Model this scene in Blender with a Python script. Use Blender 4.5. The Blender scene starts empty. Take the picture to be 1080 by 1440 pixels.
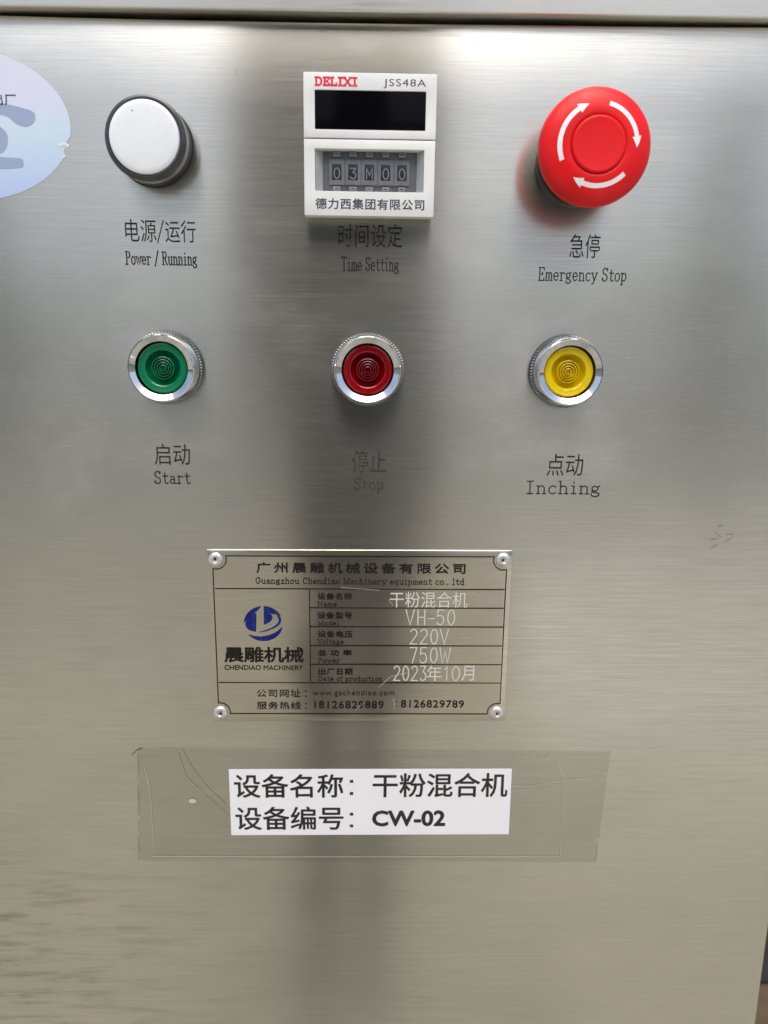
import bpy, bmesh, math, random
from mathutils import Vector, Matrix, Euler, noise
random.seed(7)
R = math.radians
SC = bpy.context.scene
COL = SC.collection
Z0 = 1.15                      # height of the point straight in front of the lens, metres

# ------------------------------------------------------------------ camera
cd = bpy.data.cameras.new('camera'); cam = bpy.data.objects.new('camera', cd); COL.objects.link(cam)
p, yw, rl = R(12.4), R(1.05), R(.46)
fw = Vector((math.sin(yw)*math.cos(p), math.cos(yw)*math.cos(p), -math.sin(p)))
rt = fw.cross(Vector((0, 0, 1))).normalized(); up = rt.cross(fw)
rt2 = rt*math.cos(rl) + up*math.sin(rl); up2 = -rt*math.sin(rl) + up*math.cos(rl)
cam.matrix_world = Matrix.Translation((0, -.305, Z0)) @ Matrix((rt2, up2, -fw)).transposed().to_4x4()
cd.sensor_fit = 'HORIZONTAL'; cd.sensor_width = 36; cd.lens = 36.0
cd.clip_start = .01; cd.clip_end = 200
cd.dof.use_dof = True; cd.dof.focus_distance = .30; cd.dof.aperture_fstop = 17
SC.camera = cam
# ------------------------------------------------------------------ sky, sun, exposure
SUN_EL, SUN_AZ = R(63), R(-6)      # sun high in front of the panel, a touch to the left
w = bpy.data.worlds.new('World'); SC.world = w; w.use_nodes = True
nt = w.node_tree; bg = nt.nodes['Background']
sky = nt.nodes.new('ShaderNodeTexSky'); sky.sky_type = 'NISHITA'; sky.sun_disc = False
sky.sun_elevation = SUN_EL; sky.sun_rotation = R(180) + SUN_AZ; sky.dust_density = 4.2; sky.air_density = .85; sky.ozone_density = 1.0
nt.links.new(sky.outputs[0], bg.inputs[0]); bg.inputs[1].default_value = .12
sl = bpy.data.lights.new('sun', 'SUN'); sl.energy = 1.5; sl.angle = R(60); sl.color = (1, .975, .935)
so = bpy.data.objects.new('sun', sl); COL.objects.link(so)
sd = Vector((math.sin(SUN_AZ)*math.cos(SUN_EL), -math.cos(SUN_AZ)*math.cos(SUN_EL), math.sin(SUN_EL)))
so.rotation_euler = sd.to_track_quat('Z', 'Y').to_euler(); so.location = (0, -3, 5)
SC.view_settings.view_transform = 'Standard'; SC.view_settings.look = 'None'
SC.view_settings.gamma = 1; SC.view_settings.exposure = .66

# ------------------------------------------------------------------ materials
def new_mat(name):
    m = bpy.data.materials.new(name); m.use_nodes = True
    return m, m.node_tree, m.node_tree.nodes, m.node_tree.links, m.node_tree.nodes['Principled BSDF']
def lin(c):
    f = lambda v: (v/255/12.92) if v/255 <= .04045 else ((v/255+.055)/1.055)**2.4
    return (f(c[0]), f(c[1]), f(c[2]), 1)
def noise_node(N, L, scale, detail=3, vec=None, rough=.55, sc3=None, loc=(0, 0, 0)):
    tc = N.new('ShaderNodeTexCoord'); mp = N.new('ShaderNodeMapping')
    L.new(tc.outputs['Object'], mp.inputs[0])
    if sc3: mp.inputs['Scale'].default_value = sc3
    mp.inputs['Location'].default_value = loc
    n = N.new('ShaderNodeTexNoise'); n.inputs['Scale'].default_value = scale; n.inputs['Detail'].default_value = detail
    n.inputs['Roughness'].default_value = rough
    L.new(mp.outputs[0], n.inputs['Vector'])
    return n.outputs['Fac']
def ramp(N, L, fac, stops):
    r = N.new('ShaderNodeValToRGB'); L.new(fac, r.inputs[0])
    e = r.color_ramp.elements
    while len(e) < len(stops): e.new(.5)
    for k, (pos, c) in enumerate(stops):
        e[k].position = pos; e[k].color = c if len(c) == 4 else (*c, 1)
    return r.outputs['Color']
def g(v): return (v, v, v, 1)
def mapr(N, L, fac, a, b, c, d):
    m = N.new('ShaderNodeMapRange'); L.new(fac, m.inputs[0])
    for k, v in enumerate((a, b, c, d)): m.inputs[k+1].default_value = v
    return m.outputs[0]
def mixc(N, L, fac, a, b, mode='MIX'):
    m = N.new('ShaderNodeMix'); m.data_type = 'RGBA'; m.blend_type = mode
    if isinstance(fac, (int, float)): m.inputs['Factor'].default_value = fac
    else: L.new(fac, m.inputs['Factor'])
    for s, v in (('A', a), ('B', b)):
        i = [q for q in m.inputs if q.name == s and q.type == 'RGBA'][0]
        if isinstance(v, tuple): i.default_value = v
        else: L.new(v, i)
    return [q for q in m.outputs if q.type == 'RGBA'][0]
def math_(N, L, op, a, b):
    m = N.new('ShaderNodeMath'); m.operation = op
    for k, v in enumerate((a, b)):
        if isinstance(v, (int, float)): m.inputs[k].default_value = v
        else: L.new(v, m.inputs[k])
    return m.outputs[0]

def steel(name, base, rough, aniso, grain_z=900, stains=True, bumpd=.00002, contrast=.10, wave=0.0):
    m, t, N, L, b = new_mat(name)
    b.inputs['Metallic'].default_value = 1
    g1 = noise_node(N, L, 1, 4, sc3=(22, 22, grain_z), rough=.7)
    g2 = noise_node(N, L, 1, 2, sc3=(60, 60, grain_z*1.9), rough=.6, loc=(3, 1, 7))
    g3 = noise_node(N, L, 1, 2, sc3=(9, 9, grain_z*.25), rough=.6, loc=(1, 9, 3))
    gr = math_(N, L, 'ADD', math_(N, L, 'MULTIPLY', g1, .5), math_(N, L, 'ADD', math_(N, L, 'MULTIPLY', g2, .38), math_(N, L, 'MULTIPLY', g3, .12)))
    val = mapr(N, L, gr, .38, .62, 1-contrast, 1+contrast*.6)
    c = mixc(N, L, 1.0, base, val, 'MULTIPLY')
    if stains:
        cl = noise_node(N, L, 9, 5, rough=.6, sc3=(1, 1, 1.6))
        st = mapr(N, L, cl, .35, .7, 1.0, .90)
        c = mixc(N, L, 1.0, c, st, 'MULTIPLY')
    L.new(c, b.inputs['Base Color'])
    L.new(mapr(N, L, gr, .35, .65, rough*1.15, rough*.85), b.inputs['Roughness'])
    b.inputs['Anisotropic'].default_value = aniso
    if aniso:
        tg = N.new('ShaderNodeTangent'); tg.direction_type = 'UV_MAP'; tg.uv_map = 'grain'
        L.new(tg.outputs[0], b.inputs['Tangent'])
    bp_ = N.new('ShaderNodeBump'); bp_.inputs['Strength'].default_value = 1.0; bp_.inputs['Distance'].default_value = bumpd
    L.new(gr, bp_.inputs['Height'])
    if wave:
        wv = noise_node(N, L, 5, 2, rough=.5)
        b2 = N.new('ShaderNodeBump'); b2.inputs['Distance'].default_value = wave; L.new(wv, b2.inputs['Height'])
        L.new(b2.outputs[0], bp_.inputs['Normal'])
    L.new(bp_.outputs[0], b.inputs['Normal'])
    return m, t, N, L, b, c

def panel_steel():
    m, t, N, L, b, c = steel('brushed_steel', (.62, .612, .548, 1), .22, .9, 1900, True, .000008, .145, .0010)
    # grime rubbed along the grain at the lower left, small pits at the right edge
    tc = N.new('ShaderNodeTexCoord'); sp = N.new('ShaderNodeSeparateXYZ'); L.new(tc.outputs['Object'], sp.inputs[0])
    ml = mapr(N, L, sp.outputs['X'], -.16, -.04, 1, 0)
    mz = mapr(N, L, sp.outputs['Z'], -.20, -.25, 0, 1)
    s1 = noise_node(N, L, 1, 6, sc3=(26, 26, 210), rough=.74, loc=(5, 0, 2))
    s = mapr(N, L, s1, .49, .66, 0, .55)
    s = math_(N, L, 'MULTIPLY', math_(N, L, 'MULTIPLY', ml, mz), s)
    c = mixc(N, L, s, c, (.20, .175, .13, 1))
    s2 = noise_node(N, L, 130, 4, rough=.7, loc=(2, 0, 5))
    sp2 = noise_node(N, L, 11, 2, loc=(7, 3, 1))
    q = math_(N, L, 'MULTIPLY', mapr(N, L, s2, .66, .72, 0, 1), mapr(N, L, sp2, .56, .68, 0, .55))
    c = mixc(N, L, q, c, (.10, .09, .07, 1))
    hair = noise_node(N, L, 1, 3, sc3=(15, 15, 3300), rough=.75, loc=(6, 6, 6)); pat = noise_node(N, L, 18, 3, loc=(1, 8, 2))
    c = mixc(N, L, math_(N, L, 'MULTIPLY', mapr(N, L, hair, .62, .70, 0, .30), mapr(N, L, pat, .42, .6, .25, 1)), c, (.90, .88, .82, 1))
    c = mixc(N, L, math_(N, L, 'MULTIPLY', mapr(N, L, hair, .38, .31, 0, .30), mapr(N, L, pat, .42, .6, .3, 1)), c, (.30, .28, .24, 1))
    # cloudy wiped smears and finger grease: they change the gloss a little and the tone less
    a1 = noise_node(N, L, 13, 6, rough=.62, sc3=(1, 1, 1.5), loc=(4, 4, 4)); a2 = noise_node(N, L, 46, 4, rough=.6, sc3=(1, 1, .8), loc=(8, 1, 3))
    sm = math_(N, L, 'MULTIPLY', mapr(N, L, a1, .48, .62, 0, 1), mapr(N, L, a2, .38, .62, .3, 1))
    c = mixc(N, L, math_(N, L, 'MULTIPLY', sm, .055), c, (.86, .83, .74, 1))
    L.new(c, b.inputs['Base Color'])
    ro = b.inputs['Roughness'].links[0].from_socket
    L.new(math_(N, L, 'MULTIPLY', ro, mapr(N, L, sm, 0, 1, 1.0, 1.12)), b.inputs['Roughness'])
    return m

def plastic(name, col, rough=.35, coat=0., var=.06, scale=60, bump=0., sub=0., trans=0., metal=0.):
    m, t, N, L, b = new_mat(name)
    n = noise_node(N, L, scale, 4)
    v = mapr(N, L, n, .3, .7, 1-var, 1+var*.4)
    L.new(mixc(N, L, 1.0, col, v, 'MULTIPLY'), b.inputs['Base Color'])
    L.new(mapr(N, L, noise_node(N, L, scale*2.3, 3, loc=(2, 5, 1)), .3, .7, rough*.8, rough*1.25), b.inputs['Roughness'])
    b.inputs['Coat Weight'].default_value = coat; b.inputs['Coat Roughness'].default_value = .08
    b.inputs['Metallic'].default_value = metal
    b.inputs['Transmission Weight'].default_value = trans
    if sub:
        b.inputs['Subsurface Weight'].default_value = sub; b.inputs['Subsurface Radius'].default_value = (1, 1, 1)
        b.inputs['Subsurface Scale'].default_value = .0015
    if bump:
        bb = N.new('ShaderNodeBump'); bb.inputs['Distance'].default_value = bump; L.new(noise_node(N, L, 900, 2), bb.inputs['Height']); L.new(bb.outputs[0], b.inputs['Normal'])
    return m
def ink(name, col, wear=0., under=(.45, .43, .40, 1), rough=.6, scale=420):
    m, t, N, L, b = new_mat(name)
    n = noise_node(N, L, scale, 4, rough=.75)
    f = mapr(N, L, n, .50, .68, 0, wear)
    L.new(mixc(N, L, f, col, under), b.inputs['Base Color'])
    b.inputs['Roughness'].default_value = rough; b.inputs['Specular IOR Level'].default_value = .12
    L.new(math_(N, L, 'MULTIPLY', f, .9), b.inputs['Metallic'])
    return m

M = {}
M['steel'] = panel_steel()
M['lid'] = steel('lid_steel', (.76, .73, .645, 1), .38, 0, 500, True, .00001, .05)[0]
M['plate'] = steel('plate_steel', (.63, .60, .51, 1), .20, .9, 1500, True, .00001, .13, .0004)[0]
M['dark_inside'] = plastic('dark_gap', (.012, .011, .010, 1), .8)
M['chrome'] = plastic('chrome', (.68, .70, .71, 1), .07, 0, .03, 200, metal=1)
M['satin'] = plastic('satin_chrome', (.42, .43, .44, 1), .16, 0, .08, 300, metal=1)
M['black'] = plastic('black_plastic', (.018, .018, .019, 1), .38, .1, .2)
M['smoke'] = plastic('smoky_plastic', (.035, .037, .04, 1), .22, .5, .15)
M['silver_ring'] = plastic('grey_ring', (.40, .39, .38, 1), .3, .2, .1, metal=.6)
M['white_cap'] = plastic('white_plastic', (.78, .81, .83, 1), .30, .25, .03, 120)
M['relay_white'] = plastic('relay_casing', (.76, .775, .75, 1), .38, .1, .10, 60)
M['relay_aged'] = plastic('relay_side', (.62, .62, .55, 1), .45, 0, .15, 120)
M['red'] = plastic('red_plastic', (.78, .007, .011, 1), .40, .05, .14, 70, sub=.15)
M['red_cap'] = plastic('red_cap', (.76, .007, .010, 1), .40, .05, .08, 90)
for k in ('red', 'red_cap'): M[k].node_tree.nodes['Principled BSDF'].inputs['Specular IOR Level'].default_value = .28
M['white_paint'] = ink('white_print', (.85, .80, .80, 1), .15, (.8, .3, .3, 1))
M['screen'] = plastic('dark_screen', (.003, .003, .004, 1), .12, 0, .3); M['screen'].node_tree.nodes['Principled BSDF'].inputs['Specular IOR Level'].default_value = .08
M['wheel_grey'] = plastic('wheel_casing', (.115, .125, .135, 1), .45, 0, .2, 300)
M['wheel_mid'] = plastic('wheel_face', (.17, .18, .195, 1), .45, 0, .2, 300)
M['wheel_btn'] = plastic('wheel_button', (.24, .25, .245, 1), .4, 0, .2, 300)
M['recess'] = plastic('recess_wall', (.40, .42, .43, 1), .4, 0, .08, 200)
M['recess_top'] = plastic('recess_shade', (.16, .165, .16, 1), .5, 0, .1, 200)
M['glyph_white'] = ink('digit_white', (.21, .23, .25, 1), .1)
M['etch'] = ink('etched_black', (.020, .017, .014, 1), .2, (.30, .28, .25, 1))
M['etch_faint'] = ink('etched_glare', (.045, .036, .031, 1), .35, (.30, .28, .26, 1), scale=700)  # glare on this etching put into a paler colour, besides some wear
M['print_black'] = ink('printed_black', (.012, .010, .009, 1), .07, (.30, .28, .24, 1), scale=900)
M['print_navy'] = ink('printed_navy', (.05, .065, .09, 1), .15, (.5, .5, .5, 1))
M['print_red'] = ink('printed_red', (.70, .03, .07, 1), .35, (.8, .35, .38, 1), scale=900)
M['logo_blue'] = ink('emblem_blue', (.008, .014, .13, 1), .12, (.3, .3, .4, 1))
M['engrave'] = ink('engraved_bright', (.60, .595, .54, 1), .30, (.40, .38, .33, 1), scale=1200)
M['paper'] = plastic('white_paper', (.94, .94, .985, 1), .65, 0, .03, 60)
M['paper_ink'] = ink('paper_ink', (.010, .010, .012, 1), 0)
M['rivet'] = plastic('rivet_aluminium', (.74, .74, .71, 1), .36, 0, .25, 500, metal=.7)
M['crumb'] = plastic('torn_edge', (.75, .75, .73, 1), .6)
LENS = {}
for k, cc in (('green', (.0005, .165, .066, 1)), ('red', (.22, .001, .004, 1)), ('yellow', (.72, .52, .001, 1))):
    LENS[k] = plastic(k+'_lens', cc, .10, .25, .10, 150, sub=.0)

# ------------------------------------------------------------------ mesh helpers (all in millimetres: X right, Z up, h out of the panel)
def V(X, Z, h): return Vector((X*.001, -h*.001, Z*.001))
def link(name, me, mat, parent=None, smooth=None, mats=None):
    for q in (mats or [mat]): me.materials.append(q)
    o = bpy.data.objects.new(name, me); COL.objects.link(o)
    if parent: o.parent = parent
    if smooth is not None:
        me.shade_smooth(); me.set_sharp_from_angle(angle=R(smooth))
    return o
def from_bm(name, bm, mat, parent=None, smooth=None, recalc=True):
    if recalc: bmesh.ops.recalc_face_normals(bm, faces=bm.faces)
    me = bpy.data.meshes.new(name); bm.to_mesh(me); bm.free()
    return link(name, me, mat, parent, smooth)
def from_py(name, vs, fs, mat, parent=None, smooth=None):
    me = bpy.data.meshes.new(name); me.from_pydata([tuple(v) for v in vs], [], fs); me.update()
    return link(name, me, mat, parent, smooth)
def thing(name, label, cat, X, Z, group=None, rot=0, loc=None):
    o = bpy.data.objects.new(name, None); COL.objects.link(o); o.empty_display_size = .01
    o.location = loc if loc else (X*.001, 0, Z0 + Z*.001); o.rotation_euler = (0, R(-rot), 0)
    o['label'] = label; o['category'] = cat
    if group: o['group'] = group
    return o
def lathe(name, prof, mat, parent, seg=72, smooth=40, close=True, teeth=None, cx=0, cz=0):
    """profile of (r, h) turned about the button's axis; teeth=(count, lo, hi, depth) knurls radii for h in lo..hi"""
    bm = bmesh.new(); rings = []
    n = teeth[0]*2 if teeth else seg
    for r, h in prof:
        if r < 1e-6: rings.append([bm.verts.new(V(cx, cz, h))]); continue
        ring = []
        for k in range(n):
            a = 2*math.pi*k/n; rr = r
            if teeth and teeth[1] <= h <= teeth[2] and r > teeth[4]: rr = r - (teeth[3] if k % 2 else 0)
            ring.append(bm.verts.new(V(cx+rr*math.cos(a), cz+rr*math.sin(a), h)))
        rings.append(ring)
    for A, B in zip(rings, rings[1:]):
        for k in range(n):
            a0, a1 = A[k % len(A)], A[(k+1) % len(A)]; b0, b1 = B[k % len(B)], B[(k+1) % len(B)]
            q = []
            for v in (a0, a1, b1, b0):
                if v not in q: q.append(v)
            if len(q) >= 3: bm.faces.new(q)
    return from_bm(name, bm, mat, parent, smooth)
def box(name, X0, X1, Zb, Zt, h0, h1, mat, parent=None, bev=.3, seg=2):
    bm = bmesh.new(); bmesh.ops.create_cube(bm, size=1)
    for v in bm.verts:
        v.co = V(X0+(v.co.x+.5)*(X1-X0), Zb+(v.co.z+.5)*(Zt-Zb), h0+(.5-v.co.y)*(h1-h0))
    if bev: bmesh.ops.bevel(bm, geom=bm.edges[:], offset=bev*.001, segments=seg, profile=.6, affect='EDGES')
    return from_bm(name, bm, mat, parent, 30)
def frame(name, X0, X1, Zb, Zt, hx0, hx1, hb, ht, h0, h1, mat, parent, bev=.25):
    """a slab X0..X1 x Zb..Zt with one rectangular through hole hx0..hx1 x hb..ht"""
    bm = bmesh.new(); 
    xs = [X0, hx0, hx1, X1]; zs = [Zb, hb, ht, Zt]
    gv = {}
    for lay, h in ((0, h0), (1, h1)):
        for i, x in enumerate(xs):
            for j, z in enumerate(zs): gv[lay, i, j] = bm.verts.new(V(x, z, h))
    for i in range(3):
        for j in range(3):
            if (i, j) == (1, 1): continue
            for lay in (0, 1): bm.faces.new([gv[lay, i, j], gv[lay, i+1, j], gv[lay, i+1, j+1], gv[lay, i, j+1]])
    for a, b_ in (((0, 0), (1, 0)), ((1, 0), (2, 0)), ((2, 0), (3, 0)), ((3, 0), (3, 1)), ((3, 1), (3, 2)), ((3, 2), (3, 3)), ((3, 3), (2, 3)), ((2, 3), (1, 3)), ((1, 3), (0, 3)), ((0, 3), (0, 2)), ((0, 2), (0, 1)), ((0, 1), (0, 0)),
                  ((1, 1), (2, 1)), ((2, 1), (2, 2)), ((2, 2), (1, 2)), ((1, 2), (1, 1))):
        bm.faces.new([gv[0, *a], gv[0, *b_], gv[1, *b_], gv[1, *a]])
    bmesh.ops.recalc_face_normals(bm, faces=bm.faces)
    ed = [e for e in bm.edges if e.calc_face_angle(0) > R(60)]
    bmesh.ops.bevel(bm, geom=ed, offset=bev*.001, segments=2, profile=.6, affect='EDGES')
    return from_bm(name, bm, mat, parent, 30)

# ------------------------------------------------------------------ lettering
def arc(cx, cy, rx, ry, a0, a1, n=10):
    return [(cx+rx*math.cos(R(a0+(a1-a0)*k/n)), cy+ry*math.sin(R(a0+(a1-a0)*k/n))) for k in range(n+1)]
def sf(x, y, w=.09): return [(x-w, y), (x+w, y)]      # a little serif bar
X_ = .62                                                # x-height, caps = 1, cell is about .5 wide
SER = {
 'P': (.52, [[(.12, 0), (.12, 1)], [(.12, 1), (.27, 1)]+arc(.27, .76, .17, .24, 90, -90)+[(.12, .52)], sf(.12, 0), sf(.09, 1, .06)]),
 'o': (.48, [arc(.24, X_/2, .17, X_/2, 0, 360, 16)]),
 'w': (.56, [[(.06, X_), (.17, 0), (.28, .5), (.39, 0), (.50, X_)], sf(.06, X_, .06), sf(.50, X_, .06), sf(.28, .5, .04)]),
 'e': (.48, [[(.08, .33), (.40, .33)]+arc(.24, X_/2+.01, .165, X_/2, 3, 318, 14)]),
 'r': (.46, [[(.15, 0), (.15, X_)], [(.15, .38)]+arc(.30, .40, .15, .21, 160, 40, 6), sf(.15, 0), sf(.11, X_, .05)]),
 '/': (.48, [[(.08, -.12), (.40, 1.08)]]),
 'R': (.54, [[(.10, 0), (.10, 1)], [(.10, 1), (.25, 1)]+arc(.25, .77, .16, .23, 90, -90)+[(.10, .54)], [(.26, .54), (.44, 0), (.50, 0)], sf(.10, 0, .07), sf(.07, 1, .05)]),
 'u': (.50, [[(.12, X_), (.12, .16)]+arc(.24, .16, .12, .16, 180, 300, 8)+[(.38, .14)], [(.38, X_), (.38, 0), (.45, 0)], sf(.09, X_, .04), sf(.35, X_, .04)]),
 'n': (.50, [[(.12, 0), (.12, X_)], [(.12, .40)]+arc(.25, .44, .13, .18, 160, 0, 8)+[(.38, 0)], sf(.12, 0, .07), sf(.38, 0, .07), sf(.09, X_, .04)]),
 'i': (.40, [[(.20, 0), (.20, X_), (.11, X_)], [(.20, .86), (.20, .93)], sf(.20, 0, .10)]),
 'g': (.50, [arc(.22, .42, .13, .19, 0, 360, 12), [(.12, .28), (.09, .15), (.30, .10), (.40, .0)]+arc(.24, -.07, .17, .14, 20, -200, 12), [(.32, .56), (.42, .64)]]),
 'T': (.56, [[(.28, 0), (.28, 1)], [(.06, .86), (.06, 1), (.50, 1), (.50, .86)], sf(.28, 0, .09)]),
 'm': (.58, [[(.09, 0), (.09, X_)], [(.09, .42)]+arc(.19, .46, .10, .16, 160, 0, 6)+[(.29, 0)], [(.29, .42)]+arc(.39, .46, .10, .16, 160, 0, 6)+[(.49, 0)], sf(.09, 0, .06), sf(.29, 0, .04), sf(.49, 0, .06)]),
 'S': (.50, [[(.40, .80), (.40, .97)], arc(.24, .76, .16, .24, 10, 250, 12)[:-1]+[(.26, .50)]+arc(.24, .25, .17, .26, 70, -165, 12), [(.07, .05), (.07, .24)]]),
 't': (.44, [[(.20, .86), (.20, .14)]+arc(.30, .14, .10, .14, 180, 330, 6), [(.08, X_), (.38, X_)]]),
 'E': (.54, [[(.13, 0), (.13, 1)], [(.06, 1), (.44, 1), (.46, .82)], [(.06, 0), (.44, 0), (.47, .20)], [(.13, .52), (.34, .52)], [(.34, .42), (.34, .62)]]),
 'c': (.46, [arc(.25, X_/2, .17, X_/2, 45, 318, 14)]),
 'y': (.50, [[(.08, X_), (.25, .02)], [(.42, X_), (.25, .02), (.18, -.22), (.08, -.24)], sf(.08, X_, .06), sf(.42, X_, .06)]),
 's': (.46, [[(.37, .48), (.37, X_)], arc(.24, .47, .14, .15, 20, 240, 8)+arc(.24, .16, .14, .16, 60, -160, 8), [(.09, 0), (.09, .14)]]),
 'p': (.50, [[(.11, -.28), (.11, X_)], arc(.25, X_/2, .15, X_/2, 150, -150, 12), sf(.11, -.28, .07), sf(.08, X_, .04)]),
 'a': (.48, [[(.10, .52)]+arc(.22, .45, .12, .17, 130, 0, 6)+[(.34, .08), (.40, 0), (.45, .03)], arc(.22, .18, .13, .18, 50, 330, 10)+[(.34, .14)]]),
 'I': (.48, [[(.24, 0), (.24, 1)], sf(.24, 0, .13), sf(.24, 1, .13)]),
 'h': (.50, [[(.12, 0), (.12, 1)], [(.12, .40)]+arc(.25, .44, .13, .18, 160, 0, 8)+[(.38, 0)], sf(.12, 0, .07), sf(.38, 0, .07), sf(.09, 1, .04)]),
 'C': (.56, [arc(.29, .5, .21, .5, 42, 318, 18), [(.46, .72), (.46, .95)]]),
 'd': (.50, [[(.38, 1), (.38, 0), (.45, 0)], arc(.24, X_/2, .15, X_/2, 30, 330, 12), sf(.35, 1, .04)]),
 'M': (.68, [[(.10, 0), (.10, 1), (.33, .05), (.56, 1), (.56, 0)], sf(.10, 0, .07), sf(.56, 0, .07), sf(.07, 1, .04), sf(.59, 1, .04)]),
 'q': (.50, [[(.38, X_), (.38, -.28)], arc(.24, X_/2, .15, X_/2, 30, 330, 12), sf(.38, -.28, .07)]),
 'l': (.34, [[(.17, 0), (.17, 1), (.09, 1)], sf(.17, 0, .09)]),
 'z': (.46, [[(.09, .50), (.09, X_), (.37, X_), (.08, 0), (.38, 0), (.38, .14)]]),
 '.': (.26, [[(.12, 0), (.12, .07)]]), ',': (.26, [[(.13, .07), (.10, -.12)]]),
 'N': (.62, [[(.12, 0), (.12, 1), (.48, 0), (.48, 1)], sf(.12, 0, .07), sf(.08, 1, .05), sf(.48, 1, .07)]),
 'V': (.58, [[(.06, 1), (.29, 0), (.52, 1)], sf(.06, 1, .06), sf(.52, 1, .06)]),
 'D': (.60, [[(.12, 0), (.12, 1)], [(.05, 1), (.26, 1)]+arc(.26, .5, .24, .5, 90, -90, 12)+[(.05, 0)]]),
 'v': (.46, [[(.07, X_), (.23, 0), (.39, X_)], sf(.07, X_, .05), sf(.39, X_, .05)]),
 'G': (.60, [arc(.29, .5, .21, .5, 42, 350, 18), [(.34, .42), (.56, .42)], [(.46, .72), (.46, .95)]]),
 'f': (.36, [[(.15, 0), (.15, .80)]+arc(.27, .82, .12, .16, 180, 50, 6), [(.05, X_), (.28, X_)], sf(.15, 0, .08)]),
 'L': (.50, [[(.13, 0), (.13, 1)], [(.05, 1), (.24, 1)], [(.05, 0), (.44, 0), (.45, .26)]]),
 'X': (.58, [[(.08, 0), (.50, 1)], [(.08, 1), (.50, 0)], sf(.08, 0, .06), sf(.50, 0, .06), sf(.08, 1, .06), sf(.50, 1, .06)]),
 ' ': (.30, [])}
ENG = {
 '0': (.62, [arc(.30, .5, .20, .5, 0, 360, 18)]), '1': (.40, [[(.08, .78), (.20, 1), (.20, 0)]]),
 '2': (.62, [arc(.29, .74, .20, .26, 160, -30, 10)+[(.08, 0), (.50, 0)]]),
 '3': (.60, [[(.09, 1), (.44, 1), (.27, .60)]+arc(.27, .30, .20, .30, 90, -150, 12)]),
 '5': (.62, [[(.46, 1), (.14, 1), (.11, .57), (.20, .62)]+arc(.27, .32, .21, .32, 100, -150, 12)]),
 '7': (.60, [[(.08, 1), (.48, 1), (.22, 0)]]),
 'V': (.66, [[(.06, 1), (.30, 0), (.54, 1)]]), 'H': (.64, [[(.10, 0), (.10, 1)], [(.50, 0), (.50, 1)], [(.10, .5), (.50, .5)]]),
 'W': (.78, [[(.05, 1), (.20, 0), (.36, .78), (.52, 0), (.68, 1)]]), '-': (.50, [[(.06, .42), (.42, .42)]]),
 'M': (.64, [[(.10, 0), (.10, 1), (.30, .35), (.50, 1), (.50, 0)]]), ':': (.3, [[(.1, .1), (.1, .12)], [(.1, .6), (.1, .62)]])}
def strokes(body, font, spacing=1.0):
    out = []; x = 0
    for ch in body:
        wd, ss = font[ch]
        for s in ss: out.append([(x+a, b_) for a, b_ in s])
        x += wd*spacing
    return out
def ribbon(vs, fs, pts, wd, h, cap=True):
    """a flat pen stroke of width wd (mm) through points (mm)"""
    P = [Vector(q) for q in pts]
    Q = [P[0]]
    for q in P[1:]:
        if (q-Q[-1]).length > 1e-5: Q.append(q)
    P = Q
    if len(P) < 2: return
    closed = (P[0]-P[-1]).length < wd*.4 and len(P) > 6
    n = len(P); L_, R_ = [], []
    for k in range(n):
        a = P[k]-P[k-1] if k else (P[0]-P[-2] if closed else P[1]-P[0])
        b_ = P[k+1]-P[k] if k < n-1 else (P[1]-P[0] if closed else P[-1]-P[-2])
        if a.length < 1e-7: a = b_
        a, b_ = a.normalized(), b_.normalized(); t = (a+b_)
        t = t.normalized() if t.length > .2 else b_
        nn = Vector((-t.y, t.x)); c = max(.45, nn.dot(Vector((-b_.y, b_.x))))
        off = wd/2/c; pk = P[k].copy()
        if cap and not closed and k == 0: pk -= b_*wd*.4
        if cap and not closed and k == n-1: pk += a*wd*.4
        L_.append(pk+nn*off); R_.append(pk-nn*off)
    i0 = len(vs)
    for a, b_ in zip(L_, R_): vs.append(V(a.x, a.y, h)); vs.append(V(b_.x, b_.y, h))
    for k in range(n-1): fs.append((i0+2*k, i0+2*k+1, i0+2*k+3, i0+2*k+2))
def pen_text(vs, fs, body, box_, h, wd, font=SER, spacing=1.0, capfit=True):
    ss = strokes(body, font, spacing)
    x0 = min(a for s in ss for a, _ in s); x1 = max(a for s in ss for a, _ in s)
    y0 = min(b_ for s in ss for _, b_ in s); y1 = max(b_ for s in ss for _, b_ in s)
    X0, X1, Zb, Zt = box_
    X0 += wd*.5; X1 -= wd*.5; Zb += wd*.5; Zt -= wd*.5
    for k, s in enumerate(ss):
        ribbon(vs, fs, [(((X0+X1)/2 if x1-x0 < 1e-6 else X0+(a-x0)/(x1-x0)*(X1-X0)), Zb+(b_-y0)/(y1-y0)*(Zt-Zb)) for a, b_ in s], wd, h+.004*(k % 7))
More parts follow.
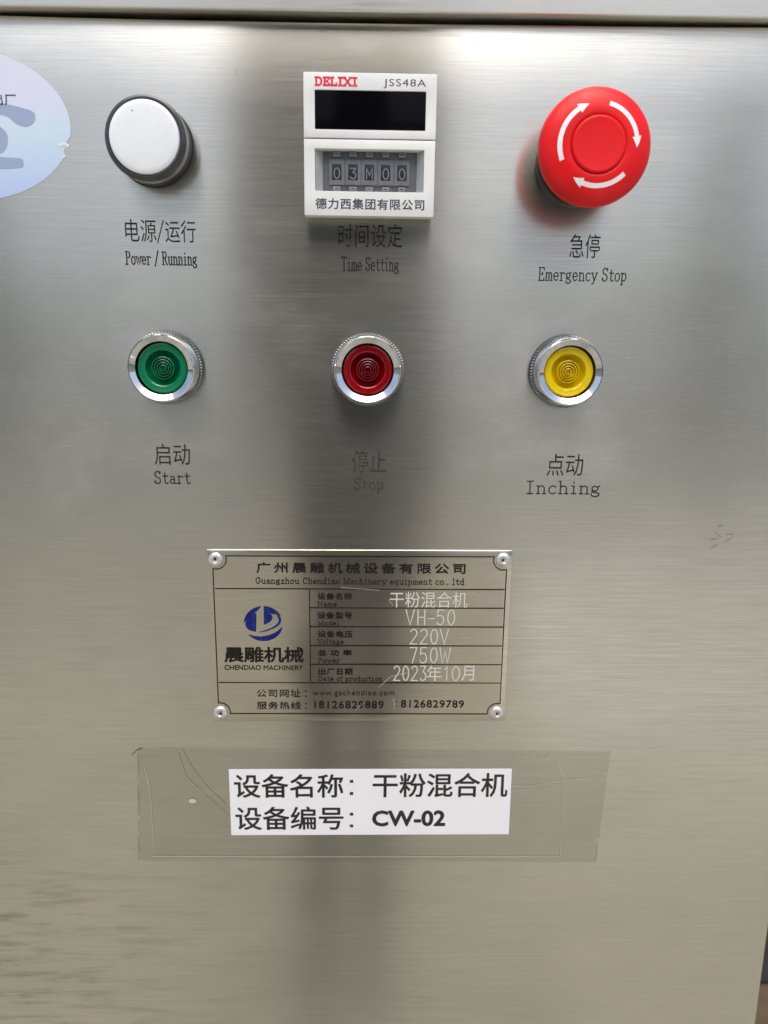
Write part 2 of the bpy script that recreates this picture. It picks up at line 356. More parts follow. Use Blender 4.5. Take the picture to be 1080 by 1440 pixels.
def font_text(vs, fs, body, box_, h, weight=0., spacing=1.0, shear=0.):
    c = bpy.data.curves.new('lettering', 'FONT'); c.body = body; c.space_character = spacing; c.shear = shear
    c.resolution_u = 3
    o = bpy.data.objects.new('lettering', c); COL.objects.link(o); bpy.context.view_layer.update()
    me = bpy.data.meshes.new_from_object(o.evaluated_get(bpy.context.evaluated_depsgraph_get()))
    bpy.data.objects.remove(o); bpy.data.curves.remove(c)
    co = [v.co.copy() for v in me.vertices]
    x0 = min(v.x for v in co); x1 = max(v.x for v in co); y0 = min(v.y for v in co); y1 = max(v.y for v in co)
    X0, X1, Zb, Zt = box_; i0 = len(vs)
    b = max(weight, 0); X0 += b; X1 -= b; Zb += b; Zt -= b
    sh = [(0, 0)] if b == 0 else [(0, 0), (b, 0), (-b, 0), (0, b), (0, -b), (.7*b, .7*b), (-.7*b, .7*b), (.7*b, -.7*b), (-.7*b, -.7*b)]
    for n_, (dx, dz) in enumerate(sh):
        i0 = len(vs)
        for v in co: vs.append(V(X0+(v.x-x0)/(x1-x0)*(X1-X0)+dx, Zb+(v.y-y0)/(y1-y0)*(Zt-Zb)+dz, h+.002*n_))
        for q in me.polygons: fs.append(tuple(i0+k for k in q.vertices))
    bpy.data.meshes.remove(me)
def letter(items, mat, parent, name='lettering', ox=0, oz=0, label=None):
    """items: ('pen'|'font', text, (x0,x1,z0,z1), h, width|weight, ...) joined into one printed line"""
    vs, fs = [], []
    for it in items:
        kind, body, bx, h, wd = it[:5]; kw = it[5] if len(it) > 5 else {}
        bx = (bx[0]-ox, bx[1]-ox, bx[2]-oz, bx[3]-oz)
        (pen_text if kind == 'pen' else font_text)(vs, fs, body, bx, h, wd, **kw)
    o = from_py(name, vs, fs, mat, parent)
    if label: o['label'] = label
    return o

# ------------------------------------------------------------------ ground and yard
def structure(o): o['kind'] = 'structure'; return o
def ground():
    m, t, N, L, b = new_mat('yard_concrete')
    n = noise_node(N, L, 1.3, 6, rough=.6); n2 = noise_node(N, L, 14, 5, rough=.7)
    c = ramp(N, L, n, [(.3, (.21, .195, .145, 1)), (.52, (.32, .305, .235, 1)), (.68, (.50, .485, .39, 1))])
    c = mixc(N, L, .5, c, ramp(N, L, n2, [(.3, (.22, .195, .145, 1)), (.7, (.45, .415, .33, 1))]))
    L.new(c, b.inputs['Base Color']); b.inputs['Roughness'].default_value = .85
    bb = N.new('ShaderNodeBump'); bb.inputs['Distance'].default_value = .004; L.new(n2, bb.inputs['Height']); L.new(bb.outputs[0], b.inputs['Normal'])
    bm = bmesh.new(); bmesh.ops.create_grid(bm, x_segments=60, y_segments=60, size=120)
    for v in bm.verts: v.co.z = .006*noise.noise(v.co*.9)
    return structure(from_bm('ground', bm, m, None, 60, recalc=False))
ground()
def wbox(name, x0, x1, y0, y1, z0, z1, mat, parent=None, bev=.004):
    bm = bmesh.new(); bmesh.ops.create_cube(bm, size=1)
    for v in bm.verts: v.co = Vector((x0+(v.co.x+.5)*(x1-x0), y0+(v.co.y+.5)*(y1-y0), z0+(v.co.z+.5)*(z1-z0)))
    if bev: bmesh.ops.bevel(bm, geom=bm.edges[:], offset=bev, segments=1, affect='EDGES')
    return from_bm(name, bm, mat, parent)
def yard():
    """the pale wall across the yard and unseen shapes added to give the steel its mirrored bands"""
    wall = plastic('lime_render', (.80, .76, .69, 1), .9, 0, .12, 3)
    dark = plastic('figure_dark', (.155, .152, .158, 1), .8, 0, .2, 4)
    grey = plastic('streak_bar_grey', (.36, .37, .34, 1), .8, 0, .2, 4)
    brown = plastic('figure_brown', (.13, .11, .09, 1), .8, 0, .2, 4)
    structure(wbox('yard_wall', -14, 14, -6.0, -5.8, 0, 1.95, wall))
    structure(wbox('added_bright_slab', .55, 1.9, -3.1, -1.9, -.1, .03, wall))  # unseen slab, added to mirror a bright patch into the panel's right side
    structure(wbox('unseen_figure_leg', -.135, -.057, -1.22, -1.14, 0, 2.2, brown))  # both uprights are added legs of an unseen stand-in person, mirrored as dark stripes
    structure(wbox('unseen_figure_leg', -.014, .043, -1.22, -1.14, 0, 2.2, brown))
    vs, fs = [], []
    n = 40; prof = [(.50, -.135, .06), (.75, -.14, .12), (1.0, -.15, .14), (1.2, -.245, .13), (1.5, -.25, .125), (2.2, -.25, .125)]
    for k in range(n+1):
        for z, xa, xb in prof: vs.append(Vector((xa+(xb-xa)*k/n, -1.1 + .015*math.sin(k*.9)+.008*math.sin(k*2.3), z)))
    q = len(prof)
    for k in range(n):
        for j in range(q-1): fs.append((q*k+j, q*k+q+j, q*k+q+1+j, q*k+1+j))
    o = from_py('unseen_figure_body', vs, fs, dark); o['kind'] = 'structure'  # added body of that unseen person, darkens the middle of the steel's reflection
    sm = o.modifiers.new('thickness', 'SOLIDIFY'); sm.thickness = .004
    structure(wbox('added_streak_bar', 2.3, 2.6, -5.38, -5.2, 0, 3.2, grey))  # two unseen bars, added to mirror dark streaks near the panel's side edges
    structure(wbox('added_streak_bar', -2.95, -2.62, -5.38, -5.2, 0, 3.0, grey))
yard()

# ------------------------------------------------------------------ the cabinet
CAB = thing('control_cabinet', 'brushed stainless steel machine cabinet whose front carries all the buttons and labels', 'cabinet', 0, 0)
def sheet(name, X0, X1, top, bottom, mat, parent, nx=60):
    """front panel: a folded sheet, its top edge bowed a little away from the lid, side edges folded back"""
    xs = [X0 + (X1-X0)*k/nx for k in range(nx+1)]
    vs, fs, uv = [], [], []
    zs = [bottom + (top(0)-2-bottom)*k/40 for k in range(41)]
    cols = [(X0, -18), (X0, -1.2), (X0+.35, -.35), (X0+1.2, 0)] + [(x, 0) for x in xs[1:-1]] + [(X1-1.2, 0), (X1-.35, -.35), (X1, -1.2), (X1, -18)]
    for x, h in cols:
        for z in zs[:-1]: vs.append(V(x, z, h)); uv.append((z, x))
        tz = top(x)
        for dz, dh in ((-1.3, 0), (-.45, -.2), (-.1, -.6), (0, -1.2), (0, -14)):
            vs.append(V(x, tz+dz, h+dh)); uv.append((tz+dz, x))
    m_ = len(zs)-1+5
    for i in range(len(cols)-1):
        for j in range(m_-1): fs.append((i*m_+j, (i+1)*m_+j, (i+1)*m_+j+1, i*m_+j+1))
    o = from_py(name, vs, fs, mat, parent, 40)
    l = o.data.uv_layers.new(name='grain')
    for lp in o.data.loops: l.data[lp.index].uv = (uv[lp.vertex_index][0]*.01, uv[lp.vertex_index][1]*.01)
    return o
def topline(x): 
    t = (x+10)/150
    return 112.7 - 1.05*max(0, 1-t*t) - (.35 if x > 60 else 0)*min(1, (x-60)/60)
sheet('front_panel', -193, 186.5, topline, -900, M['steel'], CAB)
box('body', -191, 184.5, -900, 108, -420, -15, M['lid'], CAB, 1)
box('gap_backing', -190, 183.5, 108, 121, -420, -14.5, M['dark_inside'], CAB, 0)
lid = box('lid', -205, 198, 113.1, 190, -430, 5, M['lid'], CAB, .8, 3)
for dx in (-150, 150):
    for dy in (-60, -360): box('leg', dx-20, dx+20, -1147, -900, dy-20, dy+20, M['lid'], CAB, 1)

E = M['etch']
def pt(X0, X1, Zb, Zt): return (X0, X1, Zb, Zt)
letter([('font', '电源', pt(-92.2, -80.6, 36.4, 44.5), .03, 0), ('pen', '/', pt(-80.5, -77.6, 36.0, 44.3), .03, .42), ('font', '运行', pt(-77.3, -65.9, 36.3, 44.2), .03, 0)], E, CAB, label='lettering under the white power lamp')
letter([('pen', 'Power / Running', pt(-92.8, -65.8, 27.1, 33.5), .03, .47)], E, CAB)
letter([('font', '时间设定', pt(-12.4, 11.7, 35.3, 43.7), .03, 0, dict(spacing=1.06))], E, CAB, label='lettering in the shadow under the timer')
letter([('pen', 'Time Setting', pt(-11.4, 10.5, 25.7, 31.9), .03, .42)], E, CAB)
letter([('font', '急停', pt(75.2, 86.8, 32.2, 40.9), .03, 0)], E, CAB, label='lettering under the red emergency stop')
letter([('pen', 'Emergency Stop', pt(63.8, 97.7, 22.4, 28.8), .03, .42)], E, CAB)
letter([('font', '启动', pt(-86.0, -71.9, -48.2, -39.7), .03, 0)], E, CAB, label='lettering under the green button')
letter([('pen', 'Start', pt(-86.6, -72.1, -56.0, -50.6), .03, .50)], E, CAB)
letter([('font', '停止', pt(-7.4, 6.3, -51.0, -41.8), .03, 0)], M['etch_faint'], CAB, label='faint lettering under the red button')
letter([('pen', 'Stop', pt(-6.5, 5.2, -59.4, -53.0), .03, .42)], M['etch_faint'], CAB)
letter([('font', '点动', pt(71.0, 85.7, -51.8, -42.8), .03, 0)], E, CAB, label='lettering under the yellow button')
letter([('pen', 'Inching', pt(63.2, 93.3, -60.5, -53.8), .03, .52)], E, CAB)

# scratches on the panel: hairline burrs
def scratches(name, lines, mat, parent, h, wd, label=None):
    for k, pts in enumerate(lines):
        vs, fs = [], []
        ribbon(vs, fs, pts, wd*(.7+.6*random.random()), h+.003*k)
        o = from_py(name, vs, fs, mat, parent)
        if label: o['label'] = label
def wob(a, b_, n=6, amp=.3):
    return [(a[0]+(b_[0]-a[0])*k/n, a[1]+(b_[1]-a[1])*k/n+random.uniform(-amp, amp)) for k in range(n+1)]
M['mark_dark'] = ink('dark_mark', (.12, .11, .09, 1), .6, (.4, .38, .34, 1), scale=900)
M['mark_light'] = ink('bright_scratch', (.50, .49, .44, 1), .7, (.42, .40, .35, 1), scale=800)
scratches('scuff_mark', [wob((142.0, -75.0), (145.0, -77.0), 4, .5), wob((140.5, -78.0), (143.0, -77.5), 4, .5), wob((141.0, -81.5), (143.5, -80.5), 3, .3), wob((146.5, -79.0), (150.0, -77.5), 4, .5), wob((147.0, -76.0), (149.5, -75.7), 2, .1), wob((143.0, -72.5), (145.0, -72.1), 2, .1)], M['mark_dark'], CAB, .02, .28, 'small dark scuffs near the right edge')
scratches('scratch_mark', [wob((-64, 18.6), (-63.6, 18.4), 2, 0)], M['mark_dark'], CAB, .015, .12)

# the brown carton standing on the ground beyond the panel's lower right corner
T = thing('carton', 'blurred brown carton on the ground beyond the lower right corner of the panel', 'carton', 0, 0, loc=(.56, .34, 0), rot=0)
card = plastic('brown_card', (.085, .056, .03, 1), .85, 0, .6, 14)
card2 = plastic('dark_card', (.020, .017, .009, 1), .85, 0, .25, 9)
wbox('body', -.24, .30, -.20, .25, 0, .46, card, T)
wbox('flap', -.245, .03, -.21, .055, .462, .468, card, T, .001)
wbox('flap', -.245, .03, .065, .255, .462, .466, card2, T, .001)
f2 = wbox('flap', .035, .305, -.21, .255, .462, .468, card2, T, .001)
wbox('packing_tape', .0, .06, -.204, -.2005, .05, .45, card2, T, 0)

# ------------------------------------------------------------------ white power lamp
T = thing('power_lamp', 'round power lamp with white cap in a black ring, above the power running lettering', 'indicator lamp', -79.5, 69.7)
lathe('gasket', [(14.5, 0), (14.5, 1.0), (14.2, 1.4), (13, 1.4)], M['black'], T)
lathe('collar', [(13.9, 1.2), (14.1, 1.6), (14.1, 6.4), (13.8, 6.7), (13.0, 6.7)], M['black'], T)
lathe('silver_band', [(13.6, 6.6), (14.1, 6.9), (14.15, 9.4), (13.9, 9.7), (13, 9.7)], M['silver_ring'], T)
lathe('bezel', [(13.6, 9.6), (14.15, 9.9), (14.25, 11.2), (14.1, 12.3), (13.8, 12.8), (13.1, 13.1), (12.6, 13.0), (12.45, 12.4), (12.3, 10.5)], M['smoke'], T)
lathe('cap', [(12.3, 10.6), (12.25, 13.2), (12.1, 13.7), (11.7, 13.95), (10.5, 14.1), (6, 14.3), (0, 14.4)], M['white_cap'], T)
scratches('speck', [wob((-3.6, 8.4), (-3.2, 8.1), 2, .1)], M['mark_dark'], T, 14.3, .3)

# ------------------------------------------------------------------ emergency stop
T = thing('emergency_stop', 'big red mushroom button with three curved white arrows, top right of the panel', 'emergency stop button', 76.5, 66.1)
lathe('base_ring', [(15.5, 0), (15.5, 1.6), (15.0, 2.2), (12.2, 2.2)], M['black'], T)
lathe('collar', [(11.8, 2.0), (11.8, 14.6)], M['black'], T)
lathe('shade_disc', [(11.6, 14.2), (16.0, 14.5), (17.3, 15.3), (17.0, 16.0), (12.0, 15.6)], M['black'], T)  # added black underside: shade below the head put into colour, dulls the red reflection
HP = [(10.5, 15.9), (16.4, 16.0), (17.9, 16.5), (18.8, 18.0), (19.25, 20.4), (19.2, 22.2), (18.6, 23.8), (17.5, 24.9), (15.8, 25.7), (14, 26.3), (12, 26.7), (10.2, 26.9), (9.6, 26.8), (9.35, 26.4), (9.0, 26.4)]
lathe('mushroom_head', HP, M['red'], T, 96, 60)
lathe('centre_disc', [(9.1, 26.3), (9.1, 27.0), (8.8, 27.35), (8.2, 27.3), (6, 27.1), (0, 27.0)], M['red_cap'], T, 96, 60)
def head_h(r):
    prof = HP[4:12]
    for (r1, h1), (r0, h0) in zip(prof, prof[1:]):
        if r0 <= r <= r1: return h0+(h1-h0)*(r-r0)/(r1-r0)
    return 26.9
def arrow(a0, a1):
    rm, hw = 13.1, .78; vs, fs = [], []; n = 22; s = -1
    ah = math.degrees(3.6/rm)
    def row(a, ro, ri):
        for q in range(4):
            r = ri+(ro-ri)*q/3
            vs.append(V(r*math.cos(R(a)), r*math.sin(R(a)), head_h(r)+.06))
    for k in range(n+1):
        a = a0+(a1+ah-a0)*k/n; row(a, rm+hw, rm-hw)
    for k in range(7):
        a = a1+ah-ah*k/6; w_ = 1.6*(1-k/6)+.02; row(a-.01, rm+w_, rm-w_)
    for k in range(n+7):
        for q in range(3): i = 4*k+q; fs.append((i, i+1, i+5, i+4))
    return from_py('arrow', vs, fs, M['white_paint'], T)
for a0, a1 in ((203, 107), (77, -4), (-44, -127)): arrow(a0, a1)

# ------------------------------------------------------------------ three illuminated push buttons
def push_button(X, Z, lens, label, deep=0):
    T = thing('push_button', label, 'push button', X, Z, 'chrome push buttons in the middle row')
    lathe('knurled_ring', [(13.2, 0), (14.15, .1), (14.15, .9), (14.2, 2.6), (14.0, 3.3), (13.5, 3.7), (12.9, 3.7)], M['satin'], T, teeth=(76, .05, 3.75, .75, 13.3))
    lathe('bezel', [(13.0, 3.4), (13.1, 4.0), (12.75, 9.0), (12.55, 9.8), (12.2, 10.15), (12.0, 10.1), (11.85, 10.0), (10.1, 9.1), (9.97, 9.0), (9.95, 3.0)], M['chrome'], T, 120, 12)
    lathe('lens_seat', [(9.95, 3.2), (0, 3.2)], M['black'], T)
    prof = [(9.55, 3.0), (9.55, 7.1-deep), (9.2, 7.7-deep), (8.7, 7.8-deep), (8.5, 7.55-deep), (8.1, 7.5-deep), (7.0, 7.45-deep), (6.6, 7.1-deep), (6.1, 4.6-deep), (5.2, 4.0-deep), (4.7, 4.4-deep)]
    for k in range(4):
        r = 4.4 - k*.98
        prof += [(r, 5.9-deep), (r-.16, 6.9-deep), (r-.38, 7.0-deep), (r-.58, 5.7-deep), (r-.8, 5.6-deep)]
    prof += [(.7, 5.9-deep), (.5, 5.7-deep), (0, 5.7-deep)]
    lathe('lens', prof, LENS[lens], T, 96, 35)
    return T
push_button(-79.0, -9.9, 'green', 'chrome ringed green push button above the word Start')
push_button(-1.2, -10.0, 'red', 'chrome ringed red push button above the faint word Stop')
push_button(75.9, -10.2, 'yellow', 'chrome ringed yellow push button above the word Inching', .4)

# ------------------------------------------------------------------ timer
TX, TZ = -.7, 69.0
T = thing('digital_timer', 'square off-white timer with dark display and five thumbwheels, top middle of the panel', 'timer', TX, TZ, rot=-.25)
Wt = M['relay_white']
box('casing', -22.9, 22.9, -23.2, 23.2, 0, 2.6, M['relay_aged'], T, .3)
frame('upper_cover', -23.6, 23.6, 2.45, 23.85, -19.6, 19.8, 5.3, 18.1, 2.4, 8, Wt, T, .35)
frame('lower_cover', -23.6, 23.5, -23.8, 2.05, -19.65, 19.55, -15.35, -1.15, 2.4, 8, Wt, T, .35)
box('display_window', -19.7, 19.9, 5.2, 18.2, 3, 7.5, M['screen'], T, .05)
# recess of the thumbwheels
box('recess_floor', -19.8, 19.7, -15.5, -1.0, 2.5, 3.2, M['recess'], T, 0)
def wedge(name, xa, xb, mat):
    vs = [V(xa, -15.3, 7.3), V(xa, -1.2, 7.3), V(xb, -1.2, 3.6), V(xb, -15.3, 3.6), V(xa, -15.3, 3.2), V(xa, -1.2, 3.2)]
    return from_py(name, vs, [(0, 1, 2, 3), (4, 5, 1, 0), (4, 3, 2, 5), (0, 3, 4), (1, 5, 2)], mat, T)
wedge('recess_side', -19.55, -16.9, M['recess']); wedge('recess_side', 19.45, 17.0, M['recess'])
box('wheel_housing', -16.9, 17.0, -15.3, -1.2, 3.1, 4.0, M['wheel_grey'], T, .05)
for k, ch in enumerate('03M00'):
    cx = -12.0 + 5.95*k
    box('wheel_cell', cx-2.82, cx+2.82, -12.6, -3.9, 3.9, 4.5, M['wheel_mid'], T, .12)
    w_ = box('wheel_window', cx-1.75, cx+1.75, -10.9, -5.5, 4.35, 4.56, M['black'], T, .03)
    letter([('pen', ch, (cx-1.15, cx+1.25, -10.6, -6.7), 4.60, .38, dict(font=ENG))], M['glyph_white'], T, 'digit')
    b1 = box('wheel_button', cx-1.3, cx+1.3, -3.0, -1.35, 3.9, 4.9, M['wheel_btn'], T, .12)
    scratches('plus_sign', [[(cx-.55, -2.15), (cx+.55, -2.15)]], M['black'], b1, 4.93, .28)
    b2 = box('wheel_button', cx-1.3, cx+1.3, -14.6, -13.2, 3.9, 4.9, M['wheel_btn'], T, .12)
    scratches('minus_sign', [[(cx-.55, -13.9), (cx+.55, -13.9)]], M['black'], b2, 4.93, .28)
for k in range(4):
    box('wheel_divider', -9.2+5.95*k, -8.85+5.95*k, -15.2, -3.4, 3.95, 4.62, M['wheel_grey'], T, .04)
letter([('pen', 'DELIXI', (-20.4-TX, -5.2-TX, 88.2, 91.4), 8.03, .72)], M['print_red'], T, oz=TZ)
letter([('font', 'JSS48A', (4.0-TX, 19.0-TX, 87.9, 91.0), 8.03, 0, dict(spacing=1.12))], M['print_navy'], T, oz=TZ)
letter([('font', '德力西集团有限公司', (-20.3-TX, 19.3-TX, 47.4, 51.2), 8.03, .08, dict(spacing=1.1))], M['print_navy'], T, oz=TZ)

# ------------------------------------------------------------------ nameplate
PX, PZ = -4.1, -121.1
T = thing('nameplate', 'riveted brushed metal nameplate with blue round emblem and engraved machine data', 'nameplate', PX, PZ)
def plate():
    x0, x1, z0, z1 = -62.9, 62.9, -38.1, 38.1
    nx, nz = 40, 24; vs, fs, uv = [], [], []
    def bow(x, z): return .25 + .35*max(0, (abs(x)/62.9))**6*.6 + .08*math.sin(x*.11+z*.07)
    for i in range(nx+1):
        for j in range(nz+1):
            x = x0+(x1-x0)*i/nx; z = z0+(z1-z0)*j/nz
            vs.append(V(x, z, .55+.12*math.sin(x*.07+1)*math.sin(z*.09)))
    m_ = nz+1
    for i in range(nx):
        for j in range(nz): fs.append((i*m_+j, (i+1)*m_+j, (i+1)*m_+j+1, i*m_+j+1))
    o = from_py('plate', vs, fs, M['plate'], T, 50)
    l = o.data.uv_layers.new(name='grain')
    for lp in o.data.loops:
        c = o.data.vertices[lp.vertex_index].co; l.data[lp.index].uv = (c.z*10, c.x*10)
    s = o.modifiers.new('thickness', 'SOLIDIFY'); s.thickness = .0005; s.offset = -1
    bv = o.modifiers.new('edge', 'BEVEL'); bv.width = .0002; bv.segments = 2; bv.limit_method = 'ANGLE'; bv.angle_limit = R(50)
    return o
plate()
PR = bpy.data.objects  # print sits 0.1 mm proud, turned a hair clockwise
HB = .72
def pl(items, mat, name='lettering', label=None):
    o = letter(items, mat, T, name, PX, PZ, label); o.rotation_euler = (0, R(.2), 0); return o
def lines_obj():
    vs, fs = [], []
    x0, x1, z0, z1 = -64.6, 56.2, -156.0, -85.7; r = 4.3
    rv = [(-63.3, -87.1), (55.2, -87.0), (55.2, -155.3), (-63.9, -155.2)]
    def cor(c, a0, a1): return [(c[0]+r*math.cos(R(a0+(a1-a0)*k/8)), c[1]+r*math.sin(R(a0+(a1-a0)*k/8))) for k in range(9)]
    path = cor(rv[0], -108, 19) + cor(rv[1], 161, 287) + cor(rv[2], 76, 189)+cor(rv[3], -9, 99)
    path.append(path[0])
    ribbon(vs, fs, [(a-PX, b_-PZ) for a, b_ in path], .42, HB, False)
    for k, (z, xa, xb) in enumerate([(-99.75, -64, 56), (-107.95, -25.1, 56), (-116.25, -25.1, 56), (-124.7, -25.1, 56), (-133.15, -25.1, 56), (-141.55, -64, 56)]):
        ribbon(vs, fs, [(xa-PX, z-PZ), (xb-PX, z-PZ)], .40, HB+.005*(k+1), False)
    ribbon(vs, fs, [(-25.1-PX, -99.8-PZ), (-25.1-PX, -141.5-PZ)], .40, HB+.04, False)
    o = from_py('ruled_border', vs, fs, M['print_black'], T); o.rotation_euler = (0, R(.1), 0)
lines_obj()
K = M['print_black']
pl([('font', '广州晨雕机械设备有限公司', (-46.9, 39.4, -93.0, -88.4), HB, .13, dict(spacing=1.38))], K)
pl([('pen', 'Guangzhou Chendiao Machinery equipment co., ltd', (-47.3, 39.1, -98.4, -94.9), HB, .33, dict(spacing=1.0))], K)
pl([('font', '晨雕机械', (-61.4, -27.8, -132.5, -125.4), HB, .22, dict(spacing=.96))], K)
pl([('font', 'CHENDIAO MACHINERY', (-61.4, -28.1, -135.9, -133.7), HB, .06)], K)
for s_, bx in (('设备名称', (-21.9, -7.4, -104.4, -101.4)), ('设备型号', (-22.0, -7.4, -112.8, -109.8)), ('设备电压', (-21.9, -7.2, -121.1, -118.1)), ('总 功 率', (-21.9, -7.5, -129.4, -126.6)), ('出厂日期', (-21.7, -7.2, -138.0, -134.9))):
    pl([('font', s_, bx, HB, .09, dict(spacing=1.08))], K)
for s_, bx in (('Name', (-21.9, -13.7, -107.3, -105.2)), ('Model', (-21.9, -12.8, -115.7, -113.6)), ('Voltage', (-22.0, -11.0, -124.5, -121.8)), ('Power', (-21.9, -12.4, -132.6, -130.3)), ('Date of production', (-21.8, 5.5, -141.3, -138.6))):
    pl([('pen', s_, bx, HB, .27)], K)
En = M['engrave']
pl([('font', '干粉混合机', (8.2, 40.6, -107.6, -100.7), HB, 0)], En, label='bright engraved lettering')
pl([('pen', 'VH-50', (14.9, 35.7, -115.4, -108.4), HB, .46, dict(font=ENG))], En)
pl([('pen', '220V', (16.8, 33.3, -124.0, -117.0), HB, .46, dict(font=ENG))], En)
pl([('pen', '750W', (16.9, 34.4, -132.6, -125.2), HB, .46, dict(font=ENG))], En)
pl([('pen', '2023', (10.1, 24.2, -140.6, -133.6), HB, .46, dict(font=ENG)), ('font', '年', (24.5, 30.7, -140.6, -133.5), HB, 0), ('pen', '10', (31.8, 38.6, -140.5, -133.7), HB, .46, dict(font=ENG)), ('font', '月', (39.2, 44.6, -140.4, -133.6), HB, 0)], En)
pl([('font', '公司网址', (-48.1, -29.3, -148.3, -144.7), HB, .06, dict(spacing=1.15)), ('pen', ':', (-27.6, -26.7, -148.2, -145.2), HB, .6, dict(font=ENG)), ('font', 'www.gzchendiao.com', (-24.2, 10.8, -148.1, -145.0), HB, 0, dict(spacing=1.12))], K)
pl([('font', '服务热线', (-48.1, -29.3, -153.9, -150.3), HB, .06, dict(spacing=1.15)), ('pen', ':', (-27.6, -26.7, -153.8, -150.8), HB, .6, dict(font=ENG)), ('font', '18126829889', (-23.6, 6.2, -153.5, -150.0), HB, .08, dict(spacing=1.1)), ('font', '8126829789', (13.6, 40.8, -153.0, -149.5), HB, .08, dict(spacing=1.1)), ('pen', ':', (11.6, 12.3, -152.7, -150.0), HB, .4, dict(font=ENG))], K)
# emblem: blue disc crossed by a bright figure and a swoosh, from the photograph's outline
def emblem():
    S = 15.3/735.; cx, cz = -44.5, -115.0
    def P(pts): return [((x-470)*S + cx - PX, -(y-560)*S + cz - PZ) for x, y in pts]
    def circ(a0, a1, n=18, rx=392, ry=368): return [(470+rx*math.cos(R(a0+(a1-a0)*k/n)), 560-ry*math.sin(R(a0+(a1-a0)*k/n))) for k in range(n+1)]
    def cr(pts, n=6):
        out = []
        for i in range(len(pts)-1):
            p0, p1, p2, p3 = pts[max(i-1, 0)], pts[i], pts[i+1], pts[min(i+2, len(pts)-1)]
            for k in range(n):
                t = k/n
                out.append(tuple(.5*((2*p1[d])+(-p0[d]+p2[d])*t+(2*p0[d]-5*p1[d]+4*p2[d]-p3[d])*t*t+(-p0[d]+3*p1[d]-3*p2[d]+p3[d])*t**3) for d in (0, 1)))
        return out+[pts[-1]]
    shapes = [
        circ(97, 173, 14)+[(85, 545), (130, 490)]+cr([(108, 560), (120, 620), (180, 690), (320, 735)])+[(335, 340), (275, 345)]+cr([(275, 345), (350, 290), (430, 205)]),
        circ(88, 28, 12)+cr([(815, 405), (760, 372), (700, 360), (560, 338)])+cr([(560, 338), (640, 380), (650, 450), (600, 520), (480, 580)]),
        cr([(740, 372), (800, 415), (828, 480), (790, 580), (650, 670), (480, 728), (355, 740)])+cr([(355, 740), (500, 700), (660, 630), (760, 540), (780, 470), (740, 372)])[1:-1],
        circ(-10, -142, 20)+cr([(168, 785), (300, 825), (480, 825), (680, 760), (862, 620)])[1:-1]]
    from mathutils.geometry import tessellate_polygon
    vs, fs = [], []
    for sh in shapes:
        q = P(sh); i0 = len(vs)
        vs += [V(a, b_, HB) for a, b_ in q]
        fs += [tuple(i0+k for k in t) for t in tessellate_polygon([[Vector((a, b_, 0)) for a, b_ in q]])]
    from_py('emblem', vs, fs, M['logo_blue'], T)
emblem()
for X, Z in ((-63.3, -87.1), (55.0, -86.9), (-63.9, -155.3), (55.0, -155.5)):
    rv = lathe('rivet', [(2.95, .6), (2.85, 1.0), (2.6, 1.3), (2.0, 1.62), (1.35, 1.7), (1.15, 1.5), (1.0, 1.1), (0, 1.0)], M['rivet'], T, 28, 50, cx=X-PX, cz=Z-PZ)
    lathe('mandrel_hole', [(.62, 1.02), (.5, 1.35), (0, 1.4)], M['black'], rv, 12, 50, cx=X-PX+random.uniform(-.3, .3), cz=Z-PZ+random.uniform(-.3, .3))
scratches('scratch_mark', [[(43-PX, -101.0-PZ), (47.0-PX, -103.4-PZ), (51.8-PX, -107.2-PZ)], [(16.0-PX, -137-PZ), (9-PX, -138.6-PZ), (4-PX, -143.6-PZ)], [(-12-PX, -99-PZ), (4-PX, -100.2-PZ)], [(10.4-PX, -149-PZ), (10.7-PX, -153.5-PZ)], [(-6-PX, -154-PZ), (-2-PX, -150.5-PZ)], [(7.9-PX, -104.6-PZ), (9.6-PX, -106.6-PZ)], [(41-PX, -111.2-PZ), (41.5-PX, -111.4-PZ)]], M['mark_light'], T, .78, .15, 'bright scratches across the plate')

# ------------------------------------------------------------------ paper label
T = thing('paper_label', 'white paper label printed with the device name and CW-02, under the nameplate', 'label', .7, -198.8, rot=0)
o = box('paper', -62.1, 62.1, -16.2, 16.2, .02, .14, M['paper'], T, 0)
LX, LZ = .7, -198.8
I = M['paper_ink']
letter([('font', '设备名称', (-59.4, -11.3, -196.5, -184.9), .17, .19), ('pen', ':', (-8.6, -6.9, -195.3, -187.6), .17, 1.5, dict(font=ENG)), ('font', '干粉混合机', (1.5, 61.3, -196.4, -184.5), .17, .19)], I, T, ox=LX, oz=LZ)
letter([('font', '设备编号', (-59.3, -11.3, -212.5, -200.8), .17, .19), ('pen', ':', (-8.6, -6.9, -211.4, -203.8), .17, 1.5, dict(font=ENG)), ('font', 'CW-02', (1.3, 34.1, -210.9, -202.8), .17, .38)], I, T, ox=LX, oz=LZ)

